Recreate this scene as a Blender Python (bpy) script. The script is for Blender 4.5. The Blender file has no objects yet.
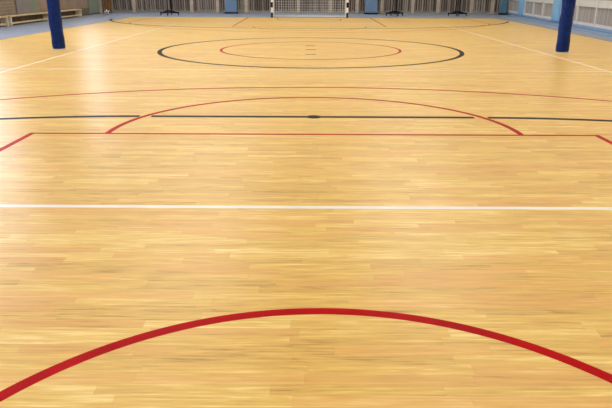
import bpy, bmesh, math, random
from mathutils import Vector, Matrix
random.seed(7)
PI = math.pi
sc = bpy.context.scene
COL = sc.collection

# ------------------------------------------------------------ materials
def nt(name):
    m = bpy.data.materials.new(name); m.use_nodes = True
    t = m.node_tree; b = t.nodes['Principled BSDF']
    return m, t, b
def N(t, typ, **kw):
    n = t.nodes.new(typ)
    for k, v in kw.items():
        if k in n.inputs: n.inputs[k].default_value = v
        else: setattr(n, k, v)
    return n
def lin(c):
    return tuple((x/12.92 if x <= .04045 else ((x+.055)/1.055)**2.4) for x in (v/255 for v in c)) + (1,)
def mat(name, rgb, rough=.6, metal=0, vary=.06, scale=6, bump=0, coords='Object', spec=.5):
    m, t, b = nt(name)
    tc = N(t, 'ShaderNodeTexCoord')
    no = N(t, 'ShaderNodeTexNoise', Scale=scale, Detail=4)
    t.links.new(tc.outputs[coords], no.inputs['Vector'])
    r = N(t, 'ShaderNodeValToRGB')
    c = lin(rgb)
    r.color_ramp.elements[0].color = tuple(x*(1-vary*2) for x in c[:3]) + (1,)
    r.color_ramp.elements[1].color = tuple(min(1, x*(1+vary*2)) for x in c[:3]) + (1,)
    r.color_ramp.elements[0].position = .3; r.color_ramp.elements[1].position = .7
    t.links.new(no.outputs['Fac'], r.inputs['Fac'])
    t.links.new(r.outputs['Color'], b.inputs['Base Color'])
    b.inputs['Roughness'].default_value = rough
    b.inputs['Metallic'].default_value = metal; b.inputs['Specular IOR Level'].default_value = spec
    if bump:
        bp = N(t, 'ShaderNodeBump', Strength=bump, Distance=.02)
        t.links.new(no.outputs['Fac'], bp.inputs['Height'])
        t.links.new(bp.outputs['Normal'], b.inputs['Normal'])
    return m

def wood_floor():
    m, t, b = nt('maple_strip_floor')
    L = t.links.new
    tc = N(t, 'ShaderNodeTexCoord'); sp = N(t, 'ShaderNodeSeparateXYZ')
    L(tc.outputs['Object'], sp.inputs[0])
    def M(op, a, bb=None, c=None):
        n = N(t, 'ShaderNodeMath', operation=op)
        for i, v in enumerate((a, bb, c)):
            if v is None: continue
            if isinstance(v, (int, float)): n.inputs[i].default_value = v
            else: L(v, n.inputs[i])
        return n.outputs[0]
    W = .056
    row = M('FLOOR', M('DIVIDE', sp.outputs['Y'], W))
    wn = N(t, 'ShaderNodeTexWhiteNoise', noise_dimensions='1D'); L(row, wn.inputs['W'])
    xs = M('ADD', M('DIVIDE', sp.outputs['X'], .55), M('MULTIPLY', wn.outputs['Value'], 17.0))
    colm = M('FLOOR', xs)
    cb = N(t, 'ShaderNodeCombineXYZ'); L(row, cb.inputs[0]); L(colm, cb.inputs[1])
    w2 = N(t, 'ShaderNodeTexWhiteNoise', noise_dimensions='2D'); L(cb.outputs[0], w2.inputs['Vector'])
    # grain: noise stretched along X, shifted per strip
    cb2 = N(t, 'ShaderNodeCombineXYZ')
    L(M('ADD', M('MULTIPLY', sp.outputs['X'], 3.2), M('MULTIPLY', w2.outputs['Value'], 40.0)), cb2.inputs[0])
    L(M('MULTIPLY', sp.outputs['Y'], 42.0), cb2.inputs[1])
    g = N(t, 'ShaderNodeTexNoise', Scale=1.0, Detail=6, Roughness=.68, Distortion=.6); L(cb2.outputs[0], g.inputs['Vector'])
    cb3 = N(t, 'ShaderNodeCombineXYZ')
    L(M('MULTIPLY', sp.outputs['X'], 5.0), cb3.inputs[0]); L(M('MULTIPLY', sp.outputs['Y'], 80.0), cb3.inputs[1])
    g2 = N(t, 'ShaderNodeTexNoise', Scale=1.0, Detail=3); L(cb3.outputs[0], g2.inputs['Vector'])
    # broad streaks (sheet to sheet variation)
    cb4 = N(t, 'ShaderNodeCombineXYZ')
    L(M('MULTIPLY', sp.outputs['X'], .35), cb4.inputs[0]); L(M('MULTIPLY', sp.outputs['Y'], 2.4), cb4.inputs[1])
    g3 = N(t, 'ShaderNodeTexNoise', Scale=1.0, Detail=3); L(cb4.outputs[0], g3.inputs['Vector'])
    v = M('ADD', M('ADD', M('MULTIPLY', w2.outputs['Value'], .26), M('MULTIPLY', g.outputs['Fac'], 1.1)),
          M('ADD', M('MULTIPLY', g2.outputs['Fac'], .85), M('MULTIPLY', g3.outputs['Fac'], .35)))
    v = M('SUBTRACT', v, .75)
    r = N(t, 'ShaderNodeValToRGB')
    e = r.color_ramp.elements
    e[0].position = .15; e[0].color = lin((184, 136, 70))
    e[1].position = .88; e[1].color = lin((250, 228, 156))
    k = e.new(.35); k.color = lin((219, 178, 98))
    k = e.new(.62); k.color = lin((235, 199, 110))
    L(v, r.inputs['Fac'])
    # pinkish strips here and there
    mx = N(t, 'ShaderNodeMix', data_type='RGBA', blend_type='MIX')
    wn3 = N(t, 'ShaderNodeTexWhiteNoise', noise_dimensions='3D')
    cb5 = N(t, 'ShaderNodeCombineXYZ'); L(row, cb5.inputs[0]); L(colm, cb5.inputs[1]); cb5.inputs[2].default_value = 3.3
    L(cb5.outputs[0], wn3.inputs['Vector'])
    L(M('MULTIPLY', M('GREATER_THAN', wn3.outputs['Value'], .72), .38), mx.inputs['Factor'])
    L(r.outputs['Color'], mx.inputs[6]); mx.inputs[7].default_value = lin((230, 172, 104))
    # fine dark joints between strips
    fy = M('FRACT', M('DIVIDE', sp.outputs['Y'], W)); fx = M('FRACT', xs)
    j = M('MAXIMUM', M('LESS_THAN', fy, .035), M('LESS_THAN', fx, .004))
    mj = N(t, 'ShaderNodeMix', data_type='RGBA', blend_type='MULTIPLY')
    L(M('MULTIPLY', j, .12), mj.inputs['Factor']); L(mx.outputs[2], mj.inputs[6]); mj.inputs[7].default_value = (.45, .3, .2, 1)
    L(mj.outputs[2], b.inputs['Base Color'])
    rr = M('ADD', M('MULTIPLY', g.outputs['Fac'], .10), FLOOR_ROUGH)
    L(rr, b.inputs['Roughness'])
    b.inputs['IOR'].default_value = 1.4; b.inputs['Specular IOR Level'].default_value = .36
    bp = N(t, 'ShaderNodeBump', Strength=.05, Distance=.002); L(g.outputs['Fac'], bp.inputs['Height'])
    L(bp.outputs['Normal'], b.inputs['Normal'])
    return m
FLOOR_ROUGH = .27

M_wood = wood_floor()
M_red = mat('red_line_paint', (180, 0, 12), .4, vary=.10, scale=3, spec=.04)
M_blackline = mat('black_line_paint', (8, 12, 15), .4, vary=.1, scale=3, spec=.04)
M_whiteline = mat('white_line_paint', (242, 240, 236), .4, vary=.02, scale=3)
M_border = mat('blue_grey_floor', (142, 154, 174), .45, vary=.05, scale=2)
M_seam = mat('dark_floor_edge', (84, 78, 86), .6, vary=.05)
M_wallpaint = mat('cream_wall', (232, 226, 214), .8, vary=.02, scale=1)
M_wallleft = mat('beige_wall', (150, 130, 114), .8, vary=.08, scale=2)
M_greycol = mat('grey_column', (132, 128, 128), .8, vary=.05, scale=2)
M_greencol = mat('grey_green_column', (128, 138, 124), .8, vary=.05, scale=2)
M_farbase = mat('pale_plinth', (160, 164, 160), .8, vary=.05, scale=2)
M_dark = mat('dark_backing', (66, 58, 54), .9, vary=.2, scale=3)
M_creampost = mat('cream_timber', (180, 168, 150), .6, vary=.08, scale=9)
M_brownpost = mat('brown_timber', (140, 104, 62), .6, vary=.1, scale=9)
M_bench = mat('pale_bench_timber', (214, 192, 150), .5, vary=.08, scale=12)
M_benchleg = mat('whitish_bench_leg', (226, 214, 190), .5, vary=.04, scale=12)
M_lowband = mat('olive_brown_band', (112, 98, 72), .8, vary=.15, scale=5)
M_joint = mat('dark_blue_joint', (52, 76, 112), .6, vary=.05)
M_bluepad = mat('royal_blue_vinyl', (0, 36, 104), .38, vary=.2, scale=9, bump=.8, spec=.2)
M_bluecol = mat('light_blue_paint', (126, 178, 218), .6, vary=.04, scale=2)
M_bluedoor = mat('steel_blue_pad', (104, 134, 168), .6, vary=.04, scale=3)
M_teal = mat('teal_blue_panel', (80, 122, 146), .6, vary=.05, scale=3)
M_blueskirt = mat('blue_skirting', (128, 156, 190), .5, vary=.05, scale=2)
M_whiteframe = mat('white_frame', (206, 206, 202), .5, vary=.03, scale=4)
M_black = mat('black_metal', (14, 14, 20), .4, .3, vary=.1)
M_rubber = mat('black_rubber', (18, 18, 18), .8, vary=.1)
M_steel = mat('steel', (188, 190, 194), .3, .9, vary=.03)
M_white = mat('white_gloss', (238, 238, 236), .35, vary=.02)
M_net = mat('white_net_cord', (214, 214, 210), .8, vary=.03)
M_ceil = mat('ceiling_paint', (226, 226, 222), .9, vary=.02, scale=1)

def slat_mat(name, light, dark, pitch, axis='X', thin=.5):
    """per-slat colour variation for real slat geometry"""
    m, t, b = nt(name); L = t.links.new
    tc = N(t, 'ShaderNodeTexCoord'); sp = N(t, 'ShaderNodeSeparateXYZ'); L(tc.outputs['Object'], sp.inputs[0])
    d = N(t, 'ShaderNodeMath', operation='DIVIDE'); L(sp.outputs[axis], d.inputs[0]); d.inputs[1].default_value = pitch
    f = N(t, 'ShaderNodeMath', operation='FLOOR'); L(d.outputs[0], f.inputs[0])
    w = N(t, 'ShaderNodeTexWhiteNoise', noise_dimensions='1D'); L(f.outputs[0], w.inputs['W'])
    mx = N(t, 'ShaderNodeMix', data_type='RGBA'); L(w.outputs['Value'], mx.inputs['Factor'])
    mx.inputs[6].default_value = lin(dark); mx.inputs[7].default_value = lin(light)
    L(mx.outputs[2], b.inputs['Base Color']); b.inputs['Roughness'].default_value = .7
    return m
M_slat = slat_mat('grey_brown_slats', (166, 156, 144), (100, 88, 80), .105)
M_slatR = slat_mat('pale_grey_slats', (184, 178, 172), (156, 148, 142), .05, 'Y')

# ------------------------------------------------------------ mesh helpers
def box(bm, x0, x1, y0, y1, z0, z1, mtx=None):
    vs = [Vector((x, y, z)) for z in (z0, z1) for y in (y0, y1) for x in (x0, x1)]
    if mtx: vs = [mtx @ v for v in vs]
    v = [bm.verts.new(p) for p in vs]
    for f in ((0, 2, 3, 1), (4, 5, 7, 6), (0, 1, 5, 4), (1, 3, 7, 5), (3, 2, 6, 7), (2, 0, 4, 6)):
        bm.faces.new([v[i] for i in f])
def rbox(bm, *a, r=.008, seg=2, mtx=None):
    b2 = bmesh.new(); box(b2, *a)
    bmesh.ops.bevel(b2, geom=b2.edges[:], offset=r, segments=seg, affect='EDGES')
    me = bpy.data.meshes.new('t'); b2.to_mesh(me); b2.free()
    if mtx: me.transform(mtx)
    bm.from_mesh(me); bpy.data.meshes.remove(me)
def tube(bm, a, b, r, n=12, r2=None):
    a, b = Vector(a), Vector(b); d = b-a
    q = d.to_track_quat('Z', 'Y').to_matrix().to_4x4()
    res = bmesh.ops.create_cone(bm, cap_ends=True, segments=n, radius1=r, radius2=r if r2 is None else r2, depth=d.length,
                                matrix=Matrix.Translation((a+b)/2) @ q)
    return res
def lathe(bm, prof, n=32, cx=0, cy=0, wob=None):
    rings = []
    for r, z in prof:
        rings.append([bm.verts.new((cx+(r+(wob(k/n*2*PI, z) if wob else 0))*math.cos(2*PI*k/n),
                                    cy+(r+(wob(k/n*2*PI, z) if wob else 0))*math.sin(2*PI*k/n), z)) for k in range(n)])
    for i in range(len(rings)-1):
        for k in range(n):
            bm.faces.new((rings[i][k], rings[i][(k+1) % n], rings[i+1][(k+1) % n], rings[i+1][k]))
    bm.faces.new(rings[0][::-1]); bm.faces.new(rings[-1])
def obj(name, bm, m, parent=None, smooth=False, loc=None):
    bmesh.ops.recalc_face_normals(bm, faces=bm.faces[:])
    me = bpy.data.meshes.new(name); bm.to_mesh(me); bm.free()
    me.materials.append(m)
    if smooth:
        for p in me.polygons: p.use_smooth = True
        me.set_sharp_from_angle(angle=math.radians(40))
    o = bpy.data.objects.new(name, me); COL.objects.link(o)
    if parent: o.parent = parent
    if loc: o.location = loc
    return o
def struct(o):
    o['kind'] = 'structure'; return o
def thing(name, label, cat, loc=(0, 0, 0), rz=0, group=None):
    o = bpy.data.objects.new(name, None); COL.objects.link(o)
    o.location = loc; o.rotation_euler = (0, 0, rz); o.empty_display_size = .1
    o['label'] = label; o['category'] = cat
    if group: o['group'] = group
    return o
def dup(root, loc, rz, label):
    r = root.copy(); COL.objects.link(r); r.location = loc; r.rotation_euler = (0, 0, rz); r['label'] = label
    def rec(src, dst):
        for ch in list(src.children):
            c = ch.copy(); COL.objects.link(c); c.parent = dst; rec(ch, c)
    rec(root, r); return r

# ------------------------------------------------------------ court dimensions (metres)
MID = 12.605            # centre of the court
FT = 5.105              # near free-throw line
BASE = -.76             # near basketball baseline
GOAL = 25.95
ROOM_L, ROOM_R, ROOM_F, ROOM_B, ROOM_H = -9.7, 9.45, 30.0, -4.0, 8.0

# ------------------------------------------------------------ floor
bm = bmesh.new()
# wooden field, its right edge converges very slightly like the laid border
outl = [(-7.22, ROOM_B), (7.0, ROOM_B), (7.12, 14.7), (7.42, 19.2), (7.66, 23.7), (7.62, 26.0), (-7.3, 26.0)]
top = [bm.verts.new((x, y, 0)) for x, y in outl]; bot = [bm.verts.new((x, y, -.05)) for x, y in outl]
bm.faces.new(top); bm.faces.new(bot[::-1])
for i in range(len(outl)):
    k = (i+1) % len(outl); bm.faces.new((top[i], bot[i], bot[k], top[k]))
floor = struct(obj('floor', bm, M_wood))
bm = bmesh.new()
ring = [(-10.0, ROOM_B), (-10.0, 30.3), (10.0, 30.3), (10.0, ROOM_B)]
inn = [outl[0], outl[6], outl[5], outl[4], outl[3], outl[2], outl[1]]
def quad(bm, pts, z):
    bm.faces.new([bm.verts.new((x, y, z)) for x, y in pts])
for z in (0.0, -.05):
    quad(bm, [(-10, ROOM_B), outl[0], outl[6], (-10, 26)], z)
    quad(bm, [(-10, 26), outl[6], outl[5], (10, 26), (10, 30.3), (-10, 30.3)], z)
    quad(bm, [outl[1], (10, ROOM_B), (10, 26), outl[5], outl[4], outl[3], outl[2]], z)
struct(obj('trim_1', bm, M_border))

def line_piece(bm, pts, w, z, closed=False):
    """painted strip with width w along polyline pts, top at height z"""
    n = len(pts); L_, R_ = [], []
    for i, p in enumerate(pts):
        a = Vector(pts[i-1] if (i or closed) else pts[0]); b = Vector(pts[(i+1) % n] if (i < n-1 or closed) else pts[-1])
        d = (b-a).normalized(); nn = Vector((-d.y, d.x))*(w/2)
        L_.append(Vector(p)+nn); R_.append(Vector(p)-nn)
    vl = [bm.verts.new((q.x, q.y, z)) for q in L_]; vr = [bm.verts.new((q.x, q.y, z)) for q in R_]
    vl2 = [bm.verts.new((q.x, q.y, 0)) for q in L_]; vr2 = [bm.verts.new((q.x, q.y, 0)) for q in R_]
    rng = range(n) if closed else range(n-1)
    for i in rng:
        k = (i+1) % n
        bm.faces.new((vr[i], vr[k], vl[k], vl[i])); bm.faces.new((vl[i], vl[k], vl2[k], vl2[i])); bm.faces.new((vr[k], vr[i], vr2[i], vr2[k]))
    if not closed:
        bm.faces.new((vl[0], vl2[0], vr2[0], vr[0])); bm.faces.new((vl[-1], vr[-1], vr2[-1], vl2[-1]))
def arc(cx, cy, r, a0, a1, n=72):
    return [(cx+r*math.cos(math.radians(a0+(a1-a0)*i/n)), cy+r*math.sin(math.radians(a0+(a1-a0)*i/n))) for i in range(n+1)]
def marking(name, label, m, pieces, z, w=.05):
    bm = bmesh.new()
    for p in pieces:
        closed = p[0] == 'c'
        line_piece(bm, p[1:] if closed else p, w, z, closed)
    o = obj(name, bm, m, floor); o['label'] = label; return o
mir = lambda pts: [(x, 2*MID-y) for x, y in pts]
ZR, ZB, ZW = .0012, .0009, .0006
# white volleyball court
ve = 3.276
marking('volleyball_end_line', 'white line straight across the court in the foreground', M_whiteline, [[(-4.56, ve), (4.56, ve)]], ZW, .045)
marking('volleyball_end_line', 'white line across the far end of the court', M_whiteline, [[(-4.56, 2*MID-ve), (4.56, 2*MID-ve)]], ZW)
marking('volleyball_sideline', 'white line running up the left side of the court', M_whiteline, [[(-4.55, ve), (-4.55, 2*MID-ve)]], ZW, .032)
marking('volleyball_sideline', 'white line running up the right side of the court', M_whiteline, [[(4.52, ve), (4.52, 2*MID-ve)]], ZW, .032)
marking('volleyball_attack_line', 'thin white line across the court just before the centre circle', M_whiteline, [[(-6.2, 9.40), (6.2, 9.36)]], ZW, .03)
# black futsal markings
def D(side):
    r = 6.1
    left = arc(-1.6, -.25, r, 90, 180, 48); right = arc(1.6, -.25, r, 0, 90, 48)
    return left, right
l, r = D(0)
marking('goal_area_line', 'black line with a spot across the near court', M_blackline,
        [r[:-1] + [(1.70, 5.848)], [(1.565, 5.85), (-1.585, 5.85)], [(-1.70, 5.848)] + l[1:]], ZB, .08)
bm = bmesh.new(); lathe(bm, [(.076, 0), (.076, ZB+.0003)], 32, 0.0, 5.85)
o = obj('penalty_spot', bm, M_blackline, floor); o['label'] = 'black oval spot on the black line'
fr = arc(1.4, 25.6, 6.35, -90, -18, 60); fl = arc(-1.6, 25.4, 6.1, 188, 270, 60)
marking('goal_area_line', 'dark curved line around the far goal', M_blackline, [fl + fr], ZB, .10)
marking('centre_circle', 'large black circle in the middle of the court', M_blackline, [['c'] + arc(0, MID, 2.985, 0, 360, 144)[:-1]], ZB, .085)
for yy, hw in ((13.44, .10), (12.58, .10), (11.66, .10)):
    marking('centre_mark', 'short dark dash at the court centre', M_blackline, [[(-hw, yy), (hw, yy)]], ZB, .07)
marking('floor_seam', 'thin dark edge where wood meets the blue border', M_seam, [[(-7.24, ROOM_B), (-7.31, 26.0)], [outl[5], outl[4], outl[3], outl[2], outl[1]]], ZW, .03)
# red basketball markings
marking('centre_circle', 'small red circle inside the large black circle', M_red, [['c'] + arc(0, MID, 1.80, 0, 360, 120)[:-1]], ZR)
marking('no_charge_arc', 'broad red arc in the foreground', M_red, [[(1.22, BASE+.5)] + arc(0, .868, 1.221, 0, 180, 96) + [(-1.22, BASE+.5)]], ZR, .047)
marking('three_point_line', 'wide red arc behind the black line, nearest half', M_red,
        [[(6.3, BASE)] + arc(0, 1.023, 6.675, 19.3, 160.7, 120) + [(-6.3, BASE)]], ZR)
marking('three_point_line', 'faint red arc around the far key', M_red,
        [mir([(6.3, BASE)] + arc(0, 1.023, 6.675, 19.3, 160.7, 120) + [(-6.3, BASE)])], ZR, .03)
marking('key_line', 'red three sided key outline with free throw line, nearest', M_red,
        [[(-2.47, BASE), (-2.43, FT), (2.43, FT), (2.47, BASE)]], ZR, .06)
marking('key_line', 'red three sided key outline at the far end', M_red,
        [mir([(-2.50, BASE), (-2.45, FT), (2.45, FT), (2.52, BASE)])], ZR)
marking('free_throw_semicircle', 'red semicircle rising from the nearest free throw line', M_red, [arc(0, FT+.06, 1.785, -1.6, 181.6, 96)], ZR+.0003)
marking('free_throw_semicircle', 'red semicircle at the far free throw line', M_red, [mir(arc(0, FT, 1.80, 0, 180, 96))], ZR+.0003, .03)
marking('no_charge_arc', 'red arc just in front of the far goal', M_red, [mir([(1.25, BASE+.8)] + arc(0, .868, 1.221, 0, 180, 60) + [(-1.25, BASE+.8)])], ZR, .03)

# ------------------------------------------------------------ room shell
def wallbox(name, m, *a, parent=None):
    bm = bmesh.new(); box(bm, *a); o = obj(name, bm, m, parent)
    if not parent: struct(o)
    return o
# left wall with a band of windows high up
bm = bmesh.new()
box(bm, ROOM_L-.3, ROOM_L, ROOM_B, ROOM_F, -.05, 2.2)
box(bm, ROOM_L-.3, ROOM_L, ROOM_B, ROOM_F, 6.6, ROOM_H)
WY = [(-3.2, .6), (2.0, 6.5), (8.0, 12.7), (14.0, 20.0), (26.6, 29.7)]
ys = [ROOM_B] + [v for p in WY for v in p] + [ROOM_F]
for i in range(0, len(ys), 2): box(bm, ROOM_L-.3, ROOM_L, ys[i], ys[i+1], 2.2, 6.6)
wl = struct(obj('wall_left', bm, M_wallleft))
for i, (a, b_) in enumerate(WY):
    bm = bmesh.new(); x = ROOM_L-.15
    for k in range(4):
        yy = a+(b_-a-.08)*k/3; box(bm, x-.04, x+.04, yy, yy+.08, 2.2, 6.6)
    for z in (2.2, 4.3, 6.5): box(bm, x-.04, x+.04, a, b_, z, z+.1)
    o = struct(obj('window_%d' % (i+1), bm, M_whiteframe))
# right wall, running very slightly inwards towards the camera
RW = Matrix.Translation((9.42, 30, 0)) @ Matrix.Rotation(math.radians(-5.0), 4, 'Z')   # local y = -distance from the corner
bm = bmesh.new(); box(bm, 0, .25, -34.3, .3, -.05, ROOM_H, mtx=RW)
wr = struct(obj('wall_right', bm, M_wallpaint))
# far and back wall, ceiling
wf = wallbox('wall_far', M_wallpaint, ROOM_L-.3, 10.2, ROOM_F, ROOM_F+.3, -.05, ROOM_H)
wallbox('wall_back', M_wallpaint, ROOM_L-.3, 10.2, ROOM_B-.3, ROOM_B, -.05, ROOM_H)
wallbox('ceiling', M_ceil, ROOM_L-.3, 10.2, ROOM_B-.3, ROOM_F+.3, ROOM_H, ROOM_H+.2)

# --- far wall cladding: slatted bays between cream posts, on a pale plinth
wallbox('baseboard_far', M_farbase, -9.6, 9.3, 29.90, 30.0, 0, .12)
posts = [-8.2, -5.5, -4.28, -2.95, -.5, 1.02, 2.25, 3.42, 4.86, 6.05, 7.62, 8.60]
pw = .16
for x in posts:
    bm = bmesh.new(); rbox(bm, x-pw/2, x+pw/2, 29.80, 29.99, .02, 2.6, r=.01); o = obj('timber_post', bm, M_creampost if x not in (3.42, -2.95) else M_creampost, wf)
    o['label'] = 'cream upright post on the far wall'
edges = [-9.35] + posts + [9.2]
for i in range(len(edges)-1):
    a, b_ = edges[i]+pw/2, edges[i+1]-pw/2
    bm = bmesh.new(); box(bm, a, b_, 29.93, 29.99, .13, 2.6); bk = obj('panel_backing', bm, M_dark, wf)
    bm = bmesh.new(); p = .105; n = max(1, int((b_-a)/p)); st = (b_-a)/n
    lean = .10 if x < 0 else .06
    for k in range(n):
        xx = a+st*(k+.5)+random.uniform(-.01, .01); hw = random.uniform(.022, .04)
        sh = Matrix.Translation((xx, 0, .14)) @ Matrix.Shear('XY', 4, (0, 0)) if False else Matrix.Translation((xx, 0, 0))
        box(bm, -hw, hw, 29.86, 29.92, .14, 2.6, mtx=sh)
    box(bm, a, b_, 29.85, 29.93, .12, .17); box(bm, a, b_, 29.85, 29.93, 2.5, 2.6)
    o = obj('slat_panel', bm, M_slat, wf); o['label'] = 'grey brown vertical wooden slats'
# gate-like bracing inside the bay seen through the goal
bm = bmesh.new()
for z in (.30, .52, .74, .96): box(bm, -.40, .95, 29.83, 29.86, z, z+.03)
o = obj('cross_rail', bm, M_slat, wf)

# brown timber boards in the left corner
bm = bmesh.new()
for k in range(3): rbox(bm, -9.62+k*.13, -9.52+k*.13, 29.84, 29.9, .02, 2.6, r=.01)
o = obj('timber_board', bm, M_brownpost, wf); o['label'] = 'brown boards in the left corner'

# --- left wall relief
for (y0, y1, m, nm) in ((20.95, 22.0, M_greycol, 'grey_pier'), (22.0, 22.6, M_greencol, 'green_pier'), (27.9, 29.2, M_greencol, 'green_pier')):
    bm = bmesh.new(); box(bm, ROOM_L, ROOM_L+.06, y0, y1, 0, 2.2); o = obj('pier', bm, m, wl); o['label'] = nm.split('_')[0]+' painted pier of the left wall'
bm = bmesh.new(); rbox(bm, ROOM_L+.0, ROOM_L+.14, 29.25, 29.4, 0, 2.6, r=.01); o = obj('timber_post', bm, M_creampost, wl); o['label'] = 'cream post by the left corner'
bm = bmesh.new()   # netting hung in front of the left wall
for y in [16.2+.1*k for k in range(46)]: box(bm, ROOM_L+.02, ROOM_L+.03, y, y+.016, .03, 2.2)
for z in [.08+.1*k for k in range(22)]: box(bm, ROOM_L+.02, ROOM_L+.032, 16.2, 20.75, z, z+.014)
o = obj('wall_lattice', bm, M_creampost, wl); o['label'] = 'fine cream lattice over beige wall'
bm = bmesh.new(); box(bm, ROOM_L+.061, ROOM_L+.075, 14, 27.8, .05, .30); o = obj('low_band', bm, M_lowband, wl); o['label'] = 'darker olive brown band low on the left wall'  # darker olive brown strip low on the wall, behind the benches
struct(wallbox('baseboard_left', M_seam, ROOM_L, ROOM_L+.08, 14, 29.2, 0, .05))

# --- right wall: blue skirting, light blue pillars, pale panels in white frames
def R_(name, m, x0, x1, y0, y1, z0, z1, parent=wr, label=None, bev=0):
    bm = bmesh.new()
    (rbox(bm, x0, x1, y0, y1, z0, z1, r=bev, mtx=RW) if bev else box(bm, x0, x1, y0, y1, z0, z1, mtx=RW))
    o = obj(name, bm, m, parent)
    if label: o['label'] = label
    return o
struct(R_('baseboard_right', M_blueskirt, -.10, 0, -16.5, -.3, 0, .12, parent=None, bev=.01))
struct(R_('trim_2', M_blueskirt, -.42, -.10, -16.5, -1.3, 0, .035, parent=None))
R_('floor_joint', M_joint, -.125, -.10, -16.5, -.6, 0, .04)
R_('pillar', M_bluecol, -.16, 0, -3.25, -2.5, .12, 2.6, label='light blue pillar near the far right corner', bev=.01)
R_('pillar', M_bluecol, -.16, 0, -8.3, -7.5, .12, 2.6, label='light blue pillar behind the padded post', bev=.01)
def framed(y0, y1, n):
    bm = bmesh.new(); w = (y1-y0)/n
    for k in range(n+1): box(bm, -.10, 0, y0+w*k-.05, y0+w*k+.05, .12, 2.5, mtx=RW)
    box(bm, -.09, 0, y0, y1, .12, .20, mtx=RW); box(bm, -.09, 0, y0, y1, .66, .86, mtx=RW); box(bm, -.09, 0, y0, y1, 1.7, 1.95, mtx=RW)
    o = obj('panel_frame', bm, M_whiteframe, wr); o['label'] = 'white frame around pale panels'
    bm = bmesh.new(); yy = y0+.05
    while yy < y1-.05:
        box(bm, -.045, -.015, yy, yy+.035, .2, 2.5, mtx=RW); yy += .05
    o = obj('slat_panel', bm, M_slatR, wr); o['label'] = 'pale grey beige slatted panel'
framed(-7.45, -3.3, 3); framed(-16.5, -8.35, 5); framed(-2.45, -.35, 1)
# teal and blue pads on the far wall
def pad(x, w, label, m, h=2.0):
    t = thing('wall_pad', label, 'wall pad', (x, 29.6, 0), 0)
    bm = bmesh.new(); rbox(bm, -w/2, w/2, -.12, .12, .07, h, r=.025, seg=3); obj('pad_cover', bm, m, t, True)
    bm = bmesh.new(); box(bm, -w/2-.03, w/2+.03, -.1, .14, 0, .07); obj('base_plate', bm, M_black, t)
    return t
pad(-3.62, .56, 'blue upright panel on a dark foot left of the goal', M_bluedoor)
pad(2.90, .56, 'blue upright panel on a dark foot right of the goal', M_bluedoor)
pad(9.05, .28, 'teal blue upright panel in the far right corner', M_teal)

# ------------------------------------------------------------ padded volleyball posts
def wob(a, z):
    return .003*math.sin(3*a+9*z)+.0035*math.sin(14*z+2*a)+.002*math.sin(37*z+5*a)
t = thing('volleyball_post', 'left royal blue padded volleyball post standing on the court', 'volleyball post', (-5.05, 12.48, 0), .3, 'padded posts')
prof = [(.112, .012), (.120, .03)] + [(.121+.001*(k % 2), .03+k*.04) for k in range(1, 49)] + [(.118, 1.975), (.10, 1.99)]
bm = bmesh.new(); lathe(bm, prof, 40, wob=wob); pc = obj('padding', bm, M_bluepad, t, True)
bm = bmesh.new(); box(bm, -.012, .012, -.127, -.113, .04, 1.96); obj('fastening_strip', bm, M_bluepad, pc)
bm = bmesh.new(); lathe(bm, [(.045, .0), (.045, 2.5), (.03, 2.52)], 24); obj('pole', bm, M_steel, t, True)
bm = bmesh.new(); lathe(bm, [(.135, 0), (.135, .006), (.12, .011)], 32); o = obj('floor_plate', bm, M_whiteframe, t, True)
bm = bmesh.new(); lathe(bm, [(.055, 2.38), (.055, 2.44)], 20); tube(bm, (.05, 0, 2.41), (.11, 0, 2.41), .012); obj('net_hook', bm, M_steel, t, True)
dup(t, (4.955, 12.27, 0), -.5, 'right royal blue padded volleyball post standing on the court')

# ------------------------------------------------------------ goal
g = thing('handball_goal', 'goal with black and white banded posts and white net at the far end', 'goal', (.02, GOAL, 0))
def banded(name, a, b, r, n, first_black, parent):
    """one square bar from a to b with n painted bands (two materials on one mesh)"""
    a, b = Vector(a), Vector(b); ax = (b-a)/n
    u = Vector((0, r, 0)); v = ax.normalized().cross(u)
    bm = bmesh.new(); rings = [[bm.verts.new(a+ax*k+p) for p in (u+v, u-v, -u-v, -u+v)] for k in range(n+1)]
    for k in range(n):
        for i in range(4):
            fc = bm.faces.new((rings[k][i], rings[k][(i+1) % 4], rings[k+1][(i+1) % 4], rings[k+1][i]))
            fc.material_index = int((k % 2 == 0) == first_black)
    c0 = bm.faces.new(rings[0]); c1 = bm.faces.new(rings[-1][::-1])
    c0.material_index = int(first_black)
    o = obj(name, bm, M_white, parent); o.data.materials.append(M_black); return o
for s in (-1, 1): banded('goal_post', (s*1.54, 0, 0), (s*1.54, 0, 2.0), .04, 10, True, g)
banded('crossbar', (-1.58, 0, 2.04), (1.58, 0, 2.04), .04, 15, True, g)
bm = bmesh.new(); rbox(bm, -1.52, 1.52, .95, 1.0, 0.0, .05, r=.01); obj('ground_bar', bm, M_white, g)
for s in (-1, 1):
    bm = bmesh.new(); tube(bm, (s*1.52, .04, .025), (s*1.52, .96, .025), .022); tube(bm, (s*1.52, .96, .03), (s*1.52, .75, 1.98), .016)
    tube(bm, (s*1.52, .04, 2.03), (s*1.52, .75, 1.98), .016); obj('side_frame', bm, M_white, g, True)
bm = bmesh.new(); P = .1; cr = .004
def cord(a, b): tube(bm, a, b, cr, 4)
back = lambda z: .96-.21*z/1.98
nx = 30
for k in range(nx+1):
    x = -1.5+3.0*k/nx; cord((x, .95, .05), (x, .75, 1.97)); cord((x, .75, 1.97), (x, .03, 2.0))
for k in range(19):
    z = .1+.1*k; cord((-1.5, back(z), z), (1.5, back(z), z))
    for s in (-1, 1): cord((s*1.51, .04, z), (s*1.51, back(z), z))
for k in range(1, 7):
    for s in (-1, 1): cord((s*1.51, .13*k, .05), (s*1.51, .13*k, 1.97))
    cord((-1.5, .11*k, 1.99), (1.5, .11*k, 1.99))
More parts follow.
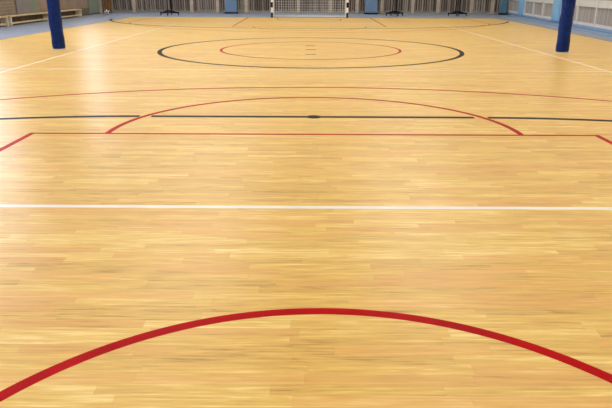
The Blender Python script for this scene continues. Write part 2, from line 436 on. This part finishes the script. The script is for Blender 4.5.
obj('goal_net', bm, M_net, g)

# ------------------------------------------------------------ black wheeled stands
def stand(loc, label, hw, rz, dup_from=None):
    if dup_from: return dup(dup_from, loc, rz, label)
    t = thing('wheeled_stand', label, 'equipment stand', loc, rz, 'black wheeled stands along the far wall')
    bm = bmesh.new(); rbox(bm, -hw, hw, -.035, .035, .09, .15, r=.01)
    v = [(-hw*.75, .15), (hw*.75, .15), (.10, .22), (-.10, .22)]
    f = [bm.verts.new((x, -.03, z)) for x, z in v]; b_ = [bm.verts.new((x, .03, z)) for x, z in v]
    bm.faces.new(f); bm.faces.new(b_[::-1])
    for i in range(4): bm.faces.new((f[i], f[(i+1) % 4], b_[(i+1) % 4], b_[i]))
    obj('base_frame', bm, M_black, t)
    bm = bmesh.new(); rbox(bm, -.035, .035, -.45, .45, .085, .145, r=.01); obj('cross_foot', bm, M_black, t)
    for (x, y) in ((-hw+.04, 0), (hw-.04, 0), (0, -.41), (0, .41)):
        bm = bmesh.new(); tube(bm, (x-.015, y, .045), (x+.015, y, .045), .045, 18); box(bm, x-.022, x-.016, y-.015, y+.015, .04, .1); box(bm, x+.016, x+.022, y-.015, y+.015, .04, .1)
        obj('caster', bm, M_rubber, t)
    for s in (-1, 1):
        bm = bmesh.new(); tube(bm, (s*.09, 0, .2), (s*.045, 0, 2.1), .03); obj('pole', bm, M_black, t, True)
    bm = bmesh.new(); rbox(bm, -.08, .08, -.03, .03, 2.08, 2.14, r=.01); obj('top_bracket', bm, M_black, t)
    return t
s0 = stand((-6.07, 27.6, 0), 'black wheeled stand with upright pole left of the goal', .42, 0)
stand((3.77, 28.0, 0), 'black wheeled stand with upright pole just right of the goal', .42, .25, s0)
stand((6.55, 28.0, 0), 'black wheeled stand with upright pole nearest the right corner', .42, -.15, s0)

# ------------------------------------------------------------ ball
b = bmesh.new(); bmesh.ops.create_icosphere(b, subdivisions=1, radius=1)
ico = [v.co.normalized() for v in b.verts if True]
b.free()
# 12 icosahedron directions
ph = (1+5**.5)/2
dirs = [Vector(d).normalized() for d in [(0, s1, s2*ph) for s1 in (-1, 1) for s2 in (-1, 1)] + [(s1, s2*ph, 0) for s1 in (-1, 1) for s2 in (-1, 1)] + [(s2*ph, 0, s1) for s1 in (-1, 1) for s2 in (-1, 1)]]
ball = thing('football', 'white and black football on the blue floor in the left corner', 'ball', (-8.95, 28.1, .11))
q = dirs[0].rotation_difference(Vector((.30, -.95, -.05)).normalized())
dirs = [q @ d for d in dirs]
wb = bmesh.new(); bb = bmesh.new()
for tgt in (wb, bb): bmesh.ops.create_icosphere(tgt, subdivisions=5, radius=.11)
isb = lambda f: max(f.calc_center_median().normalized().dot(d) for d in dirs) > .925
bmesh.ops.delete(wb, geom=[f for f in wb.faces if isb(f)], context='FACES')
bmesh.ops.delete(bb, geom=[f for f in bb.faces if not isb(f)], context='FACES')
o = obj('ball_cover', wb, M_white, ball, True)
o = obj('pentagon_patch', bb, M_black, ball, True); o['label'] = 'black patches of the ball'

# ------------------------------------------------------------ benches along the left wall
def bench(y0, y1, label, src=None):
    Lh = (y1-y0)/2; cy = (y0+y1)/2
    if src: return dup(src, (-9.46, cy, 0), 0, label)
    t = thing('gym_bench', label, 'bench', (-9.46, cy, 0), 0, 'low benches along the left wall')
    bm = bmesh.new(); rbox(bm, -.13, .13, -Lh, Lh, .27, .305, r=.008); obj('seat', bm, M_bench, t)
    bm = bmesh.new(); rbox(bm, .03, .07, -Lh+.10, Lh-.10, .05, .10, r=.006); obj('lower_rail', bm, M_bench, t)
    for yy in (-Lh+.04, Lh-.08):
        bm = bmesh.new(); rbox(bm, -.11, .13, yy, yy+.04, 0, .27, r=.006); obj('leg', bm, M_benchleg, t)
    return t
b0 = bench(19.72, 22.8, 'low pale wooden bench left of the blue post, second from the left edge')
bench(22.95, 26.03, 'low pale wooden bench just right of the left blue post', b0)
bench(16.5, 19.58, 'low pale wooden bench cut by the left edge of the picture', b0)

# ------------------------------------------------------------ light
w = bpy.data.worlds.new('sky'); sc.world = w; w.use_nodes = True
bg = w.node_tree.nodes['Background']; bg.inputs['Color'].default_value = (.78, .84, 1.0, 1); bg.inputs['Strength'].default_value = 6.5
for i, y in enumerate((1, 9, 17, 25)):  # unseen fill lights added under the ceiling to brighten the floor, row by row
    for x in (-4.0, 4.0):
        L = bpy.data.lights.new('ceiling_fill', 'AREA'); L.shape = 'RECTANGLE'; L.size = 3.5; L.size_y = 4.0
        L.energy = (78, 165, 225, 240)[i]; L.color = (1, .97, .92)
        o = bpy.data.objects.new('ceiling_fill', L); COL.objects.link(o); o.location = (x, y, ROOM_H-.1)
for a, b_ in WY:     # daylight entering through each window opening
    L = bpy.data.lights.new('window_daylight', 'AREA'); L.shape = 'RECTANGLE'; L.size = 4.2; L.size_y = b_-a
    L.energy = 10; L.color = (.93, .95, 1.0)
    o = bpy.data.objects.new('window_daylight', L); COL.objects.link(o); o.location = (ROOM_L-.35, (a+b_)/2, 4.4)
    o.rotation_euler = (0, math.radians(-90), 0)

# ------------------------------------------------------------ camera
f, pitch, roll, yaw = 605.27, .3445, .0041, -.0012
c, s = math.cos(yaw), math.sin(yaw)
R0 = Vector((c, -s, 0)); F0 = Vector((s, c, 0)); Z = Vector((0, 0, 1))
F = math.cos(pitch)*F0 - math.sin(pitch)*Z; U = math.sin(pitch)*F0 + math.cos(pitch)*Z
c, s = math.cos(roll), math.sin(roll)
Rr = c*R0 + s*U; Uu = c*U - s*R0
cam = bpy.data.cameras.new('camera'); cam.sensor_width = 36; cam.lens = f/612*36; cam.clip_start = .05; cam.clip_end = 200
co = bpy.data.objects.new('camera', cam); COL.objects.link(co)
Mx = Matrix(((Rr.x, Uu.x, -F.x, -.0646), (Rr.y, Uu.y, -F.y, 0), (Rr.z, Uu.z, -F.z, 1.1953), (0, 0, 0, 1)))
co.matrix_world = Mx
sc.camera = co
sc.view_settings.view_transform = 'Standard'; sc.view_settings.look = 'None'
sc.view_settings.gamma = 1; sc.view_settings.use_curve_mapping = False
sc.view_settings.exposure = -0.26
